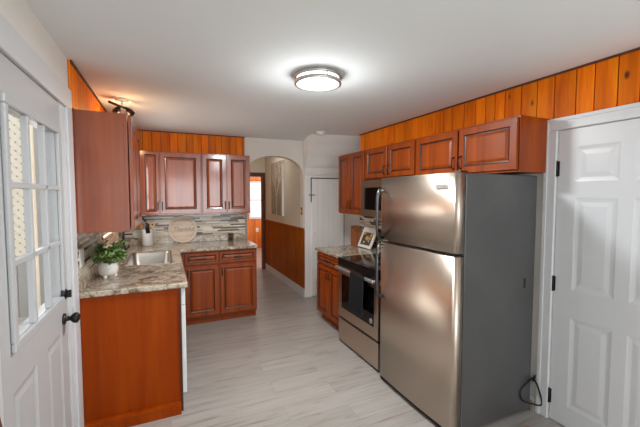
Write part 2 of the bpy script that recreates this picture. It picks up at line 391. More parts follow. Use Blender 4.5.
# hallway and sunroom beyond the arch
HX = 1.936
struct(quick('wall_hall_right', M['hall'], [(HX, HX + 0.1, YB + 0.12, 7.1, 0, ZC)]))
struct(quick('wall_hall_left', M['hall'], [(0.85, 0.95, YB + 0.12, 7.1, 0, ZC)]))
struct(quick('wall_hall_end', M['hall'], [(0.85, 1.12, 7.1, 7.2, 0, ZC), (1.875, HX + 0.1, 7.1, 7.2, 0, ZC), (1.12, 1.875, 7.1, 7.2, 1.99, ZC)]))
struct(quick('trim_2', M['darktrim'], [(1.05, 1.12, 7.075, 7.2, 0, 2.06), (1.868, 1.93, 7.075, 7.2, 0, 2.06), (1.12, 1.868, 7.075, 7.2, 1.975, 2.06)], bev=0.004))
struct(quick('baseboard_hall', M['trim'], [(HX - 0.018, HX - 0.0005, 4.835, 7.07, 0, 0.13)], bev=0.004))
def boards(name, mat, axis, a0, a1, z0, z1, plane, out, widths, t=0.012, gap=0.006):
    """vertical boards on a wall; axis = 'x' or 'y' along the wall, out = +-1 which way they stand proud"""
    bm = new(); p = a0; i = 0
    rnd = random.Random(name)
    while p < a1 - 0.01:
        w = min(rnd.choice(widths), a1 - p); q = p + w - gap
        if axis == 'x': box(bm, p, q, min(plane, plane + out * t), max(plane, plane + out * t), z0, z1, bev=0.003, seg=1)
        else: box(bm, min(plane, plane + out * t), max(plane, plane + out * t), p, q, z0, z1, bev=0.003, seg=1)
        p += w
    if axis == 'x': box(bm, a0 + .001, a1 - .001, min(plane, plane + out * .003), max(plane, plane + out * .003), z0 + .001, z1 - .001, mi=1)
    else: box(bm, min(plane, plane + out * .003), max(plane, plane + out * .003), a0 + .001, a1 - .001, z0 + .001, z1 - .001, mi=1)
    return struct(obj(name, bm, [mat, M['darktrim']]))
boards('wall_hall_wainscot', M['wain'], 'y', 4.84, 7.07, 0.132, 1.04, HX - 0.0005, -1, (0.09, 0.1, 0.11))
struct(quick('trim_3', M['wain'], [(HX - 0.026, HX - 0.0005, 4.84, 7.07, 1.041, 1.075)], bev=0.004))
struct(quick('wall_sunroom_end', M['sunpine'], [(-0.2, 2.22, 10.0, 10.1, 0, ZC), (2.85, 3.3, 10.0, 10.1, 0, ZC), (2.22, 2.85, 10.0, 10.1, 0, 0.88), (2.22, 2.85, 10.0, 10.1, 2.0, ZC)]))
struct(quick('wall_sunroom_left', M['sunpine'], [(-0.3, -0.2, 7.2, 10.1, 0, ZC)]))
struct(quick('wall_sunroom_right', M['sunpine'], [(3.2, 3.3, 7.2, 7.5, 0, ZC), (3.2, 3.3, 9.7, 10.0, 0, ZC), (3.2, 3.3, 7.5, 9.7, 0, 0.85), (3.2, 3.3, 7.5, 9.7, 2.35, ZC)]))
struct(quick('wall_sunroom_near', M['sunpine'], [(-0.2, 0.85, 7.1, 7.2, 0, ZC), (HX + 0.1, 3.2, 7.1, 7.2, 0, ZC)]))
w3 = sempty('window_3')
quick('window_frame', M['trim'], [(2.22, 2.27, 9.97, 10.06, 0.88, 2.0), (2.80, 2.85, 9.97, 10.06, 0.88, 2.0), (2.27, 2.80, 9.97, 10.06, 0.88, 0.94), (2.27, 2.80, 9.97, 10.06, 1.95, 2.0), (2.27, 2.80, 9.99, 10.05, 1.42, 1.46)], w3)
quick('window_pane', M['glass'], [(2.27, 2.80, 10.02, 10.024, 0.94, 1.95)], w3)

# pine boards above the cabinets, with the dark moulding under the ceiling
boards('wall_pine_left', M['pine'], 'y', 2.56, YB - 0.014, 2.13, ZC - 0.001, XL + 0.0005, 1, (0.085, 0.095, 0.105))
boards('wall_pine_back', M['pine'], 'x', XL + 0.015, 1.039, 2.02, ZC - 0.001, YB - 0.0005, -1, (0.085, 0.095, 0.105))
boards('wall_pine_right', M['pine'], 'y', 0.2, 4.05, 2.105, ZC - 0.001, XR - 0.0005, -1, (0.088, 0.105, 0.12, 0.135))
struct(quick('trim_4', M['darktrim'], [(XR - 0.024, XR - 0.0135, 0.2, 4.05, ZC - 0.013, ZC - 0.001)]))
struct(quick('trim_5', M['darktrim'], [(XL + 0.0135, XL + 0.022, 2.56, YB - 0.016, ZC - 0.018, ZC - 0.001)]))
struct(quick('trim_6', M['darktrim'], [(XL + 0.025, 1.039, YB - 0.022, YB - 0.0135, ZC - 0.014, ZC - 0.001)]))
# casings
struct(quick('trim_7', M['trim'], [(XL + 0.0005, XL + 0.02, 2.42, 2.54, 0, 2.095), (XL + 0.0005, XL + 0.02, 1.25, 2.54, 2.096, 2.216), (XL + 0.0005, XL + 0.022, 1.25, 1.37, 0, 2.095)], bev=0.005))
struct(quick('trim_8', M['trim'], [(XL - 0.055, XL + 0.006, 2.346, 2.419, 0, 2.0955), (XL - 0.055, XL + 0.006, 1.371, 1.474, 0, 2.0955)], bev=0.003))
cz = [(XR - 0.02, XR - 0.0005, 1.462, 1.54, 0, 2.022), (XR - 0.02, XR - 0.0005, 0.61, 1.54, 2.0225, 2.104), (XR - 0.02, XR - 0.0005, 0.61, 0.688, 0, 2.022)]
struct(quick('trim_9', M['trim'], cz, bev=0.005))
struct(quick('trim_10', M['trim'], [(XR - 0.026, XR - 0.0205, 1.515, 1.54, 0, 2.104), (XR - 0.026, XR - 0.0205, 0.61, 1.515, 2.08, 2.104)], bev=0.002))
struct(quick('baseboard_right', M['trim'], [(XR - 0.016, XR - 0.0005, 1.545, 2.4, 0, 0.1)], bev=0.004))

# ------------------------------------------------------------------ panelled doors
def ring_panel(bm, x0, x1, z0, z1, yf, levels, mis=None, fill=True):
    """nested rectangles on a -y facing front: levels = [(inset, dy), ...]; dy>0 goes in"""
    rings = []
    for ins, dy in levels:
        rings.append([bm.verts.new((x, yf + dy, z)) for x, z in ((x0 + ins, z0 + ins), (x1 - ins, z0 + ins), (x1 - ins, z1 - ins), (x0 + ins, z1 - ins))])
    for i in range(len(rings) - 1):
        for k in range(4):
            f = bm.faces.new((rings[i][k], rings[i][(k + 1) % 4], rings[i + 1][(k + 1) % 4], rings[i + 1][k]))
            if mis: f.material_index = mis[i]
    if fill:
        f = bm.faces.new(rings[-1])
        if mis: f.material_index = mis[len(rings) - 1]

def slab_with_panels(bm, w, h, t, panels, levels, holes=()):
    """door slab, front at y=0, back at y=t; panels are cut into the front only"""
    xs = sorted({0.0, w} | {p[0] for p in panels} | {p[1] for p in panels} | {p[0] for p in holes} | {p[1] for p in holes})
    zs_ = sorted({0.0, h} | {p[2] for p in panels} | {p[3] for p in panels} | {p[2] for p in holes} | {p[3] for p in holes})
    ins = lambda x, z, L: any(p[0] < x < p[1] and p[2] < z < p[3] for p in L)
    for i in range(len(xs) - 1):
        for j in range(len(zs_) - 1):
            mx, mz = (xs[i] + xs[i + 1]) / 2, (zs_[j] + zs_[j + 1]) / 2
            if ins(mx, mz, holes): continue
            if not ins(mx, mz, panels):
                bm.faces.new([bm.verts.new((x, 0, z)) for x, z in ((xs[i], zs_[j]), (xs[i + 1], zs_[j]), (xs[i + 1], zs_[j + 1]), (xs[i], zs_[j + 1]))])
            bm.faces.new([bm.verts.new((x, t, z)) for x, z in ((xs[i], zs_[j]), (xs[i], zs_[j + 1]), (xs[i + 1], zs_[j + 1]), (xs[i + 1], zs_[j]))])
    def walls(x0, x1, z0, z1):
        c = [(x0, z0), (x1, z0), (x1, z1), (x0, z1)]
        for k in range(4):
            (xa, za), (xb, zb) = c[k], c[(k + 1) % 4]
            bm.faces.new([bm.verts.new(p) for p in ((xa, 0, za), (xa, t, za), (xb, t, zb), (xb, 0, zb))])
    walls(0, w, 0, h)
    for p in holes: walls(*p)
    for p in panels: ring_panel(bm, p[0], p[1], p[2], p[3], 0.0, levels)
    bmesh.ops.remove_doubles(bm, verts=bm.verts, dist=1e-5)

LV = [(0, 0), (0.008, 0.003), (0.022, 0.006), (0.028, 0.006), (0.050, 0.002)]
# door_1: nine-light outside door in the left wall (local x -> +Y, front faces +X)
d1 = sempty('door_1', (XL, 1.49, 0.008), R90)
bm = new()
W1, H1 = 0.84, 2.085
g0, g1, gz0, gz1 = 0.115, 0.74, 1.03, 1.905
slab_with_panels(bm, W1, H1, 0.045, [(0.085, 0.335, 0.2, 0.84), (0.485, 0.72, 0.2, 0.84)], LV, [(g0, g1, gz0, gz1)])
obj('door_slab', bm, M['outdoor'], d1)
bm = new()   # raised frame round the glass
for (a0, a1, c0, c1) in ((g0 - 0.035, g1 + 0.035, gz0 - 0.035, gz0), (g0 - 0.035, g1 + 0.035, gz1, gz1 + 0.035), (g0 - 0.035, g0, gz0, gz1), (g1, g1 + 0.035, gz0, gz1)):
    box(bm, a0, a1, -0.016, -0.0005, c0, c1, bev=0.005)
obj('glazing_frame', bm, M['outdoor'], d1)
bm = new()
for x in (g0 + (g1 - g0) / 3, g0 + 2 * (g1 - g0) / 3): box(bm, x - 0.013, x + 0.013, -0.012, 0.014, gz0, gz1, bev=0.004)
for z in (gz0 + (gz1 - gz0) / 3, gz0 + 2 * (gz1 - gz0) / 3): box(bm, g0, g1, -0.012, 0.014, z - 0.012, z + 0.012, bev=0.004)
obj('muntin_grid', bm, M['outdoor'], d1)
quick('door_pane', M['glass'], [(g0, g1, 0.018, 0.023, gz0, gz1)], d1)
bm = new()
bmz = [(0.03, 0), (0.03, 0.008), (0.014, 0.012), (0.012, 0.032), (0.022, 0.04), (0.029, 0.052), (0.028, 0.064), (0.018, 0.072)]
lathe(bm, bmz, 20)
bmesh.ops.rotate(bm, verts=bm.verts, matrix=Matrix.Rotation(R90, 3, 'X'))
obj('door_knob', bm, M['black'], d1, (0.765, -0.0005, 0.895))
bm = new(); lathe(bm, [(0.033, 0), (0.033, 0.010), (0.027, 0.018), (0.012, 0.02)], 20)
box(bm, -0.007, 0.007, -0.02, 0.02, 0.019, 0.042, bev=0.002)
bmesh.ops.rotate(bm, verts=bm.verts, matrix=Matrix.Rotation(R90, 3, 'X'))
obj('deadbolt', bm, M['black'], d1, (0.76, -0.0005, 1.035))
quick('door_sweep', M['chrome'], [(0.0, W1, 0.001, 0.04, -0.007, -0.0005)], d1)

# door_2: six-panel inside door on the right (local x -> -Y, front faces -X)
d2 = sempty('door_2', (XR - 0.004, 1.4555, 0.008), -R90)
bm = new(); W2, H2 = 0.761, 2.010
c1a, c1b, c2a, c2b = 0.112, 0.347, 0.42, 0.655
rows = [(0.14, 0.757), (0.945, 1.558), (1.665, 1.892)]
slab_with_panels(bm, W2, H2, 0.04, [(a, b, z0, z1) for z0, z1 in rows for a, b in ((c1a, c1b), (c2a, c2b))], [(0, 0), (0.010, 0.0022), (0.024, 0.004), (0.030, 0.004), (0.056, 0.0012)])
obj('door_slab', bm, M['door'], d2)
for z in (0.165, 0.965, 1.755):
    bm = new(); box(bm, -0.008, 0.012, -0.006, -0.0003, z - 0.05, z + 0.05, bev=0.002); tube(bm, [(-0.001, -0.008, z - 0.053), (-0.001, -0.008, z + 0.053)], 0.006, 8)
    obj('hinge', bm, M['black'], d2)
bm = new(); lathe(bm, bmz, 20); bmesh.ops.rotate(bm, verts=bm.verts, matrix=Matrix.Rotation(R90, 3, 'X'))
obj('door_knob', bm, M['black'], d2, (0.70, -0.0005, 0.9))

# door_3: plank closet door under the bulkhead
d3 = sempty('door_3', (2.045, 4.829, 0.008))
bm = new(); p = 0.0
while p < 0.56:
    box(bm, p, min(p + 0.092, 0.56), -0.016, -0.0005, 0, 1.83, bev=0.003, seg=1); p += 0.094
obj('door_slab', bm, M['closet'], d3)
quick('door_gap', M['gap'], [(-0.012, -0.001, -0.012, -0.0005, 1.47, 1.845), (-0.012, 0.57, -0.012, -0.0005, 1.8315, 1.845), (0.561, 0.569, -0.012, -0.0005, 0, 1.83)], d3)
quick('hinge', M['black'], [(-0.05, 0.05, -0.02, -0.0165, 1.572, 1.586)], d3, bev=0.002)
quick('door_latch', M['plate'], [(0.02, 0.045, -0.03, -0.0165, 0.98, 1.01)], d3, bev=0.004)

# window over the sink
w1 = sempty('window_1')
quick('window_frame', M['sashwood'], [(XL + 0.0005, XL + 0.02, WY0 - 0.08, WY0, WZ0 - 0.02, WZ1), (XL + 0.0005, XL + 0.02, WY1, WY1 + 0.08, WZ0 - 0.02, WZ1),
      (XL - 0.06, XL + 0.0, WY0 + 0.0005, WY0 + 0.04, WZ0, WZ1), (XL - 0.06, XL + 0.0, WY1 - 0.04, WY1 - 0.0005, WZ0, WZ1),
      (XL - 0.055, XL - 0.015, WY0 + 0.04, WY1 - 0.04, WZ0 + 0.025, WZ0 + 0.075), (XL - 0.055, XL - 0.015, WY0 + 0.04, WY1 - 0.04, 1.54, 1.58), (XL - 0.055, XL - 0.015, WY0 + 0.04, WY1 - 0.04, WZ1 - 0.05, WZ1)], w1, bev=0.003)
quick('window_sill', M['sashwood'], [(XL + 0.001, XL + 0.05, WY0 - 0.1, WY1 + 0.1, WZ0 - 0.045, WZ0 - 0.021), (XL - 0.07, XL + 0.0, WY0 + 0.001, WY1 - 0.001, WZ0 + 0.0005, WZ0 + 0.024)], w1, bev=0.004)
quick('window_pane', M['glass'], [(XL - 0.037, XL - 0.033, WY0 + 0.04, WY1 - 0.04, WZ0 + 0.075, WZ1 - 0.05)], w1)
# unseen windows behind the camera, the rear one added for its light
w2 = sempty('window_2')
quick('window_frame', M['trim'], [(-0.2, -0.14, YR - 0.08, YR - 0.02, 0.75, 2.15), (2.04, 2.1, YR - 0.08, YR - 0.02, 0.75, 2.15), (0.92, 0.98, YR - 0.08, YR - 0.02, 0.81, 2.09), (-0.14, 2.04, YR - 0.08, YR - 0.02, 0.75, 0.81), (-0.14, 2.04, YR - 0.08, YR - 0.02, 2.09, 2.15)], w2)
w4 = sempty('window_4')
quick('window_frame', M['trim'], [(XL - 0.055, XL - 0.005, -1.9, -1.84, 0.8, 2.1), (XL - 0.055, XL - 0.005, -0.56, -0.5, 0.8, 2.1), (XL - 0.055, XL - 0.005, -1.84, -0.56, 0.8, 0.86), (XL - 0.055, XL - 0.005, -1.84, -0.56, 2.04, 2.1), (XL - 0.055, XL - 0.015, -1.84, -0.56, 1.43, 1.47)], w4)

# ------------------------------------------------------------------ cabinets
def raised_front(w, h, t=0.02, stile=0.055):
    bm = new()
    lv = [(0, 0.0), (0, -t + 0.003), (0.003, -t), (stile - 0.006, -t), (stile, -t + 0.007), (stile + 0.010, -t + 0.009), (stile + 0.030, -t + 0.002)]
    ring_panel(bm, 0, w, 0, h, 0.0, lv, [0, 0, 0, 1, 1, 0, 0])
    bm.faces.new([bm.verts.new(p) for p in ((0, 0, 0), (0, 0, h), (w, 0, h), (w, 0, 0))])
    bmesh.ops.remove_doubles(bm, verts=bm.verts, dist=1e-5)
    return bm
def pull_bm(length=0.10, vertical=True):
    bm = new(); L = length / 2
    pts = [(0, 0, -L), (0, -0.018, -L + 0.004), (0, -0.027, -L + 0.022), (0, -0.029, 0), (0, -0.027, L - 0.022), (0, -0.018, L - 0.004), (0, 0, L)]
    tube(bm, pts, [0.007, 0.005, 0.005, 0.0055, 0.005, 0.005, 0.007], 8)
    if not vertical: bmesh.ops.rotate(bm, verts=bm.verts, matrix=Matrix.Rotation(R90, 3, 'Y'))
    return bm
def cabinet(name, label, cat, loc, rz, w, d, h, fronts, toe=0.0, group=None, open_top=False, wm='cherry', gm='glaze', stand=0.0005):
    """local: x 0..w, face plane y=0, back y=d, z 0..h.  fronts: (kind, x0, z0, fw, fh, pull x, pull z, vertical)"""
    r = thing(name, label, cat, loc, rz, group)
    bm = new(); T = 0.018; b0 = toe
    box(bm, 0, T, 0.02, d, b0, h, bev=0.001, seg=1); box(bm, w - T, w, 0.02, d, b0, h, bev=0.001, seg=1)
    box(bm, T, w - T, 0.02, d, b0, b0 + T); box(bm, T, w - T, d - 0.008, d, b0 + T, h)
    if not open_top: box(bm, T, w - T, 0.02, d - 0.008, h - T, h)
    box(bm, 0, w, 0, 0.02, b0, h, bev=0.0015, seg=1)
    obj('cabinet_body', bm, M[wm], r)
    if toe: quick('toe_kick', M['cherryh'], [(0.001, w - 0.001, 0.06, 0.075, 0.0005, toe - 0.0005)], r)
    for kind, x0, z0, fw, fh, px, pz, vert in fronts:
        f = obj(kind, raised_front(fw, fh, stile=(0.034 if kind == 'drawer' else min(0.056, fw * 0.19))), [M[wm], M[gm]], r, (x0, -stand, z0))
        if px is not None:
            obj('handle', pull_bm(0.096, vert), M['bronze'], f, (px - x0, -0.0195, pz - z0))
    return r
UP = 'cherry wall cabinets'
BASE = 'cherry base cabinets'
zu, hu = 1.343, 0.771
# right wall uppers (rz -90: local x runs towards the camera)
cabinet('wall_cabinet', 'tall cherry wall cabinet at far end of right wall, beside white closet wall', 'cabinet', (2.15, 4.105, zu), -R90, 0.668, 0.298, hu,
        [('door', 0.012, 0.012, 0.315, hu - 0.024, 0.302, 0.12, True), ('door', 0.340, 0.012, 0.315, hu - 0.024, 0.368, 0.12, True)], group=UP)
cabinet('wall_cabinet', 'short two-door cherry wall cabinet directly above the microwave', 'cabinet', (2.15, 3.434, 1.762), -R90, 0.884, 0.298, 0.352,
        [('door', 0.014, 0.014, 0.418, 0.324, 0.405, 0.09, True), ('door', 0.452, 0.014, 0.418, 0.324, 0.48, 0.09, True)], group=UP)
cabinet('wall_cabinet', 'wide two-door cherry wall cabinet above the stainless refrigerator', 'cabinet', (2.15, 2.547, 1.74), -R90, 1.022, 0.298, 0.374,
        [('door', 0.014, 0.016, 0.488, 0.344, 0.474, 0.10, True), ('door', 0.518, 0.016, 0.492, 0.344, 0.547, 0.10, True)], group=UP)
# back wall uppers
cabinet('wall_cabinet', 'cherry wall cabinet in back corner above crock and round sign', 'cabinet', (-0.51, 4.591, zu), 0, 0.929, 0.294, hu,
        [('door', 0.262, 0.014, 0.178, hu - 0.026, 0.424, 0.11, True), ('door', 0.454, 0.014, 0.464, hu - 0.026, 0.472, 0.11, True)], group=UP, wm='cherrygloss', gm='glazegloss')
cabinet('wall_cabinet', 'two-door cherry wall cabinet on back wall nearest the arch', 'cabinet', (0.421, 4.591, zu), 0, 0.62, 0.294, hu,
        [('door', 0.010, 0.014, 0.298, hu - 0.026, 0.290, 0.11, True), ('door', 0.318, 0.014, 0.296, hu - 0.026, 0.337, 0.11, True)], group=UP, wm='cherrygloss', gm='glazegloss')
# left wall upper, plain side facing the camera (rz +90: local x runs away from the camera)
cabinet('wall_cabinet', 'cherry wall cabinet on left wall with plain pinkish side, above potted plant', 'cabinet', (-0.22, 2.566, zu), R90, 0.78, 0.299, hu,
        [('door', 0.012, 0.014, 0.362, hu - 0.026, None, 0.11, True), ('door', 0.386, 0.014, 0.362, hu - 0.026, None, 0.11, True)], group=UP, wm='cherrygloss', gm='glazegloss', stand=0.007)
# base cabinets
cabinet('base_cabinet', 'cherry base cabinet with two drawers and two doors under back counter', 'cabinet', (0.125, 4.311, 0), 0, 0.928, 0.57, 0.913,
        [('drawer', 0.066, 0.748, 0.385, 0.137, 0.25, 0.816, False), ('drawer', 0.466, 0.748, 0.452, 0.137, 0.69, 0.816, False),
         ('door', 0.066, 0.112, 0.385, 0.62, 0.094, 0.64, True), ('door', 0.466, 0.112, 0.452, 0.62, 0.492, 0.64, True)], toe=0.1, group=BASE)
cabinet('base_cabinet', 'dark cherry base cabinet left of the range under short counter', 'cabinet', (1.77, 3.968, 0), -R90, 0.73, 0.66, 0.875,
        [('drawer', 0.012, 0.735, 0.706, 0.125, 0.36, 0.797, False), ('door', 0.012, 0.112, 0.346, 0.604, 0.335, 0.63, True), ('door', 0.372, 0.112, 0.346, 0.604, 0.398, 0.63, True)], toe=0.1, group=BASE)
cabinet('base_cabinet', 'cherry sink base cabinet under the stainless sink beyond the dishwasher', 'cabinet', (0.085, 3.26, 0), R90, 1.25, 0.60, 0.913,
        [('door', 0.012, 0.112, 0.452, 0.74, 0.44, 0.66, True), ('door', 0.476, 0.112, 0.452, 0.74, 0.50, 0.66, True)], toe=0.1, group=BASE, open_top=True)

ep = thing('cabinet_end_panel', 'plain reddish-brown cherry end panel of left counter, facing the camera', 'cabinet panel', (XL, 2.63, 0))
bm = new(); box(bm, 0.003, 0.613, 0, 0.018, 0.0005, 0.913, bev=0.002); obj('side_panel', bm, M['panel'], ep)
quick('base_strip', M['panel'], [(0.003, 0.598, -0.05, -0.0005, 0.0005, 0.078)], ep, bev=0.003)
quick('front_stile', M['glaze'], [(0.5985, 0.613, -0.012, -0.0005, 0.0005, 0.913)], ep, bev=0.002)

# dishwasher, its white front edge just past the end panel
dw = thing('dishwasher', 'white built-in dishwasher seen edge-on beside the cherry end panel', 'dishwasher', (0.085, 2.65, 0), R90)
quick('tub_body', M['white_app'], [(0.0, 0.6, 0.0, 0.56, 0.02, 0.90)], dw)
bm = new(); box(bm, 0.002, 0.598, -0.03, -0.0005, 0.115, 0.775, bev=0.005); obj('door', bm, M['white_app'], dw)
quick('control_panel', M['white_app'], [(0.002, 0.598, -0.03, -0.0005, 0.78, 0.905)], dw, bev=0.005)
quick('kick_plate', M['blackplastic'], [(0.002, 0.598, 0.03, 0.04, 0.0005, 0.0195)], dw)

# ------------------------------------------------------------------ countertops
def counter(name, xs, ys, keep, z0, z1):
    bm = new(); V = {}
    def v(i, j):
        if (i, j) not in V: V[(i, j)] = bm.verts.new((xs[i], ys[j], z1))
        return V[(i, j)]
    fs = [bm.faces.new((v(i, j), v(i + 1, j), v(i + 1, j + 1), v(i, j + 1))) for i in range(len(xs) - 1) for j in range(len(ys) - 1) if keep(i, j)]
    r = bmesh.ops.extrude_face_region(bm, geom=fs)
    bmesh.ops.translate(bm, verts=[g for g in r['geom'] if isinstance(g, bmesh.types.BMVert)], vec=(0, 0, z0 - z1))
    bmesh.ops.recalc_face_normals(bm, faces=bm.faces)
    es = [e for e in bm.edges if len(e.link_faces) == 2 and abs(e.link_faces[0].normal.z - e.link_faces[1].normal.z) > 0.5 or
          (len(e.link_faces) == 2 and e.link_faces[0].normal.dot(e.link_faces[1].normal) < 0.1)]
    bmesh.ops.bevel(bm, geom=es, offset=0.007, segments=3, affect='EDGES', profile=0.5)
    return bm
SX0, SX1, SY0, SY1 = -0.36, 0.045, 3.43, 4.22
bm = counter('c', [XL + 0.002, SX0 + 0.012, SX1 - 0.012, 0.132, 1.054], [2.612, SY0 + 0.012, SY1 - 0.012, 4.253, YB - 0.002],
             lambda i, j: not (i == 1 and j == 1) and not (i == 3 and j < 3), 0.914, 0.952)
ct = thing('countertop', 'L-shaped brown and cream granite-look countertop around the sink', 'countertop')
obj('counter_slab', bm, M['granite'], ct)
quick('splash_strip', M['granite'], [(XL + 0.002, XL + 0.02, 2.612, YB - 0.022, 0.9525, 1.05), (XL + 0.002, 1.034, YB - 0.021, YB - 0.002, 0.9525, 1.03)], ct, bev=0.003)
bm = counter('c', [1.737, XR - 0.002], [3.234, 3.985], lambda i, j: True, 0.876, 0.914)
tag(obj('countertop', bm, M['granite']), 'short granite-look countertop left of range, holding framed flower print', 'countertop')

# mosaic backsplashes
struct(quick('wall_tile_back', M['mosaicX'], [(XL + 0.012, 1.034, YB - 0.009, YB - 0.0005, 1.031, 1.3425)]))
struct(quick('wall_tile_left', M['mosaicY'], [(XL + 0.0005, XL + 0.009, 2.605, WY0 - 0.101, 1.0505, 1.3425), (XL + 0.0005, XL + 0.009, WY0 - 0.101, WY1 + 0.101, 1.0505, 1.0545), (XL + 0.0005, XL + 0.009, WY1 + 0.101, YB - 0.011, 1.0505, 1.3425)]))
struct(quick('wall_tile_right', M['mosaicY'], [(XR - 0.009, XR - 0.0005, 2.42, 4.055, 0.9145, 1.3425)]))

# ------------------------------------------------------------------ sink and faucet
def rrect(x0, x1, y0, y1, r, z, n=5):
    pts = []
    for cx_, cy_, a0 in ((x1 - r, y1 - r, 0), (x0 + r, y1 - r, 90), (x0 + r, y0 + r, 180), (x1 - r, y0 + r, 270)):
        for k in range(n + 1):
            a = math.radians(a0 + 90 * k / n); pts.append((cx_ + r * math.cos(a), cy_ + r * math.sin(a), z))
    return pts
def loft(bm, loops, smooth=True, cap_end=True, mi=0):
    R = [[bm.verts.new(p) for p in L] for L in loops]; n = len(R[0])
    for i in range(len(R) - 1):
        for k in range(n):
            f = bm.faces.new((R[i][k], R[i][(k + 1) % n], R[i + 1][(k + 1) % n], R[i + 1][k])); f.smooth = smooth; f.material_index = mi
    if cap_end: bm.faces.new(R[-1]).material_index = mi
sk = thing('kitchen_sink', 'rectangular stainless sink set into the L-shaped counter', 'sink')
bm = new()
q = 0.022
loft(bm, [rrect(SX0, SX1, SY0, SY1, 0.05, 0.9525), rrect(SX0, SX1, SY0, SY1, 0.05, 0.956), rrect(SX0 + .012, SX1 - .012, SY0 + .012, SY1 - .012, 0.05, 0.957),
          rrect(SX0 + q, SX1 - q, SY0 + q, SY1 - q, 0.05, 0.952), rrect(SX0 + q + .004, SX1 - q - .004, SY0 + q + .004, SY1 - q - .004, 0.05, 0.938),
          rrect(SX0 + q + .008, SX1 - q - .008, SY0 + q + .008, SY1 - q - .008, 0.06, 0.80), rrect(SX0 + q + .03, SX1 - q - .03, SY0 + q + .03, SY1 - q - .03, 0.06, 0.775)])
obj('basin', bm, M['steelsink'], sk)
bm = new(); lathe(bm, [(0.045, 0), (0.045, 0.004), (0.03, 0.005), (0.028, 0.001)], 20, ((SX0 + SX1) / 2, 3.83, 0.7755)); obj('drain', bm, M['chrome'], sk)

fc = thing('faucet', 'black pull-down kitchen faucet arching over the stainless sink', 'faucet', (-0.415, 4.09, 0.9525))
bm = new(); lathe(bm, [(0.03, 0), (0.03, 0.006), (0.022, 0.012), (0.019, 0.09), (0.013, 0.1)], 18); obj('faucet_base', bm, M['black'], fc)
bm = new(); ar = []
for k in range(15):
    a = PI - PI * 0.86 * k / 14; ar.append((0.112 + 0.112 * math.cos(a), -0.03 * k / 14, 0.30 + 0.115 * math.sin(a)))
tube(bm, [(0, 0, 0.0995), (0, 0, 0.2)] + ar, 0.0125, 12); obj('spout', bm, M['black'], fc)
ex = ar[-1]; bm = new()
tube(bm, [(ex[0] + .001, ex[1], ex[2] - .012), (ex[0] + 0.008, ex[1], ex[2] - 0.03), (ex[0] + 0.024, ex[1] - .004, ex[2] - 0.125)], [0.014, 0.02, 0.021], 14); obj('spray_head', bm, M['black'], fc)
bm = new(); tube(bm, [(0.018, 0, 0.06), (0.05, -0.05, 0.085), (0.06, -0.09, 0.12)], [0.009, 0.007, 0.005], 8); obj('lever', bm, M['black'], fc)

# ------------------------------------------------------------------ things on the left counters
pp = thing('potted_plant', 'leafy green plant in white footed pot on left counter', 'potted plant', (-0.414, 3.03, 0.9525))
bm = new(); lathe(bm, [(0.02, 0.014), (0.045, 0.016), (0.062, 0.035), (0.069, 0.065), (0.068, 0.10), (0.062, 0.122), (0.057, 0.122), (0.058, 0.10), (0.045, 0.095)], 32)
obj('pot', bm, M['whitecer'], pp)
for k in range(3):
    a = math.radians(-110 + 120 * k); bm = new(); lathe(bm, [(0.010, 0), (0.013, 0.006), (0.014, 0.02), (0.006, 0.03)], 12, (0.046 * math.cos(a), 0.046 * math.sin(a), 0)); obj('foot', bm, M['whitecer'], pp)
bm = new(); lathe(bm, [(0.001, 0.104), (0.0575, 0.102)], 20, cap0=False, cap1=False); obj('soil', bm, M['soil'], pp)
rl = random.Random(3); bs = new(); bl = new()
for s in range(64):
    az = rl.uniform(0, 2 * PI); L = rl.uniform(0.11, 0.21); el = rl.uniform(0.15, 1.4)
    p0 = Vector((0.03 * math.cos(az), 0.03 * math.sin(az), 0.104)); tip = p0 + Vector((math.cos(az) * math.cos(el) * L, math.sin(az) * math.cos(el) * L, math.sin(el) * L * 0.85 + 0.012))
    tip.x = min(max(tip.x, -0.075), 0.10)
    mid = p0.lerp(tip, 0.5) + Vector((0, 0, 0.02))
    tube(bs, [p0, mid, tip], 0.0014, 5)
    for j in range(15):
        t = 0.3 + 0.7 * j / 14; c = (p0.lerp(mid, t * 2) if t < .5 else mid.lerp(tip, t * 2 - 1))
        d = Vector((rl.gauss(0, 1), rl.gauss(0, 1), rl.gauss(0.25, .6))).normalized(); c = c + d * 0.008
        ll = rl.uniform(0.024, 0.042); wd = ll * 0.36
        side = d.cross(Vector((rl.gauss(0, .4), rl.gauss(0, .4), 1))).normalized(); nn = side.cross(d)
        pts = [c, c + d * ll * .45 + side * wd + nn * .002, c + d * ll - nn * .004, c + d * ll * .45 - side * wd + nn * .002]
        pts = [Vector((max(p_.x, -0.088), p_.y, p_.z)) for p_ in pts]
        m_ = c + d * ll * .5 - nn * .002; m_.x = max(m_.x, -0.0875)
        vv = [bl.verts.new(p_) for p_ in pts]; vm = bl.verts.new(m_)
        for i in range(4): bl.faces.new((vv[i], vv[(i + 1) % 4], vm))
obj('stems', bs, M['stem'], pp); obj('foliage', bl, M['leaf'], pp)

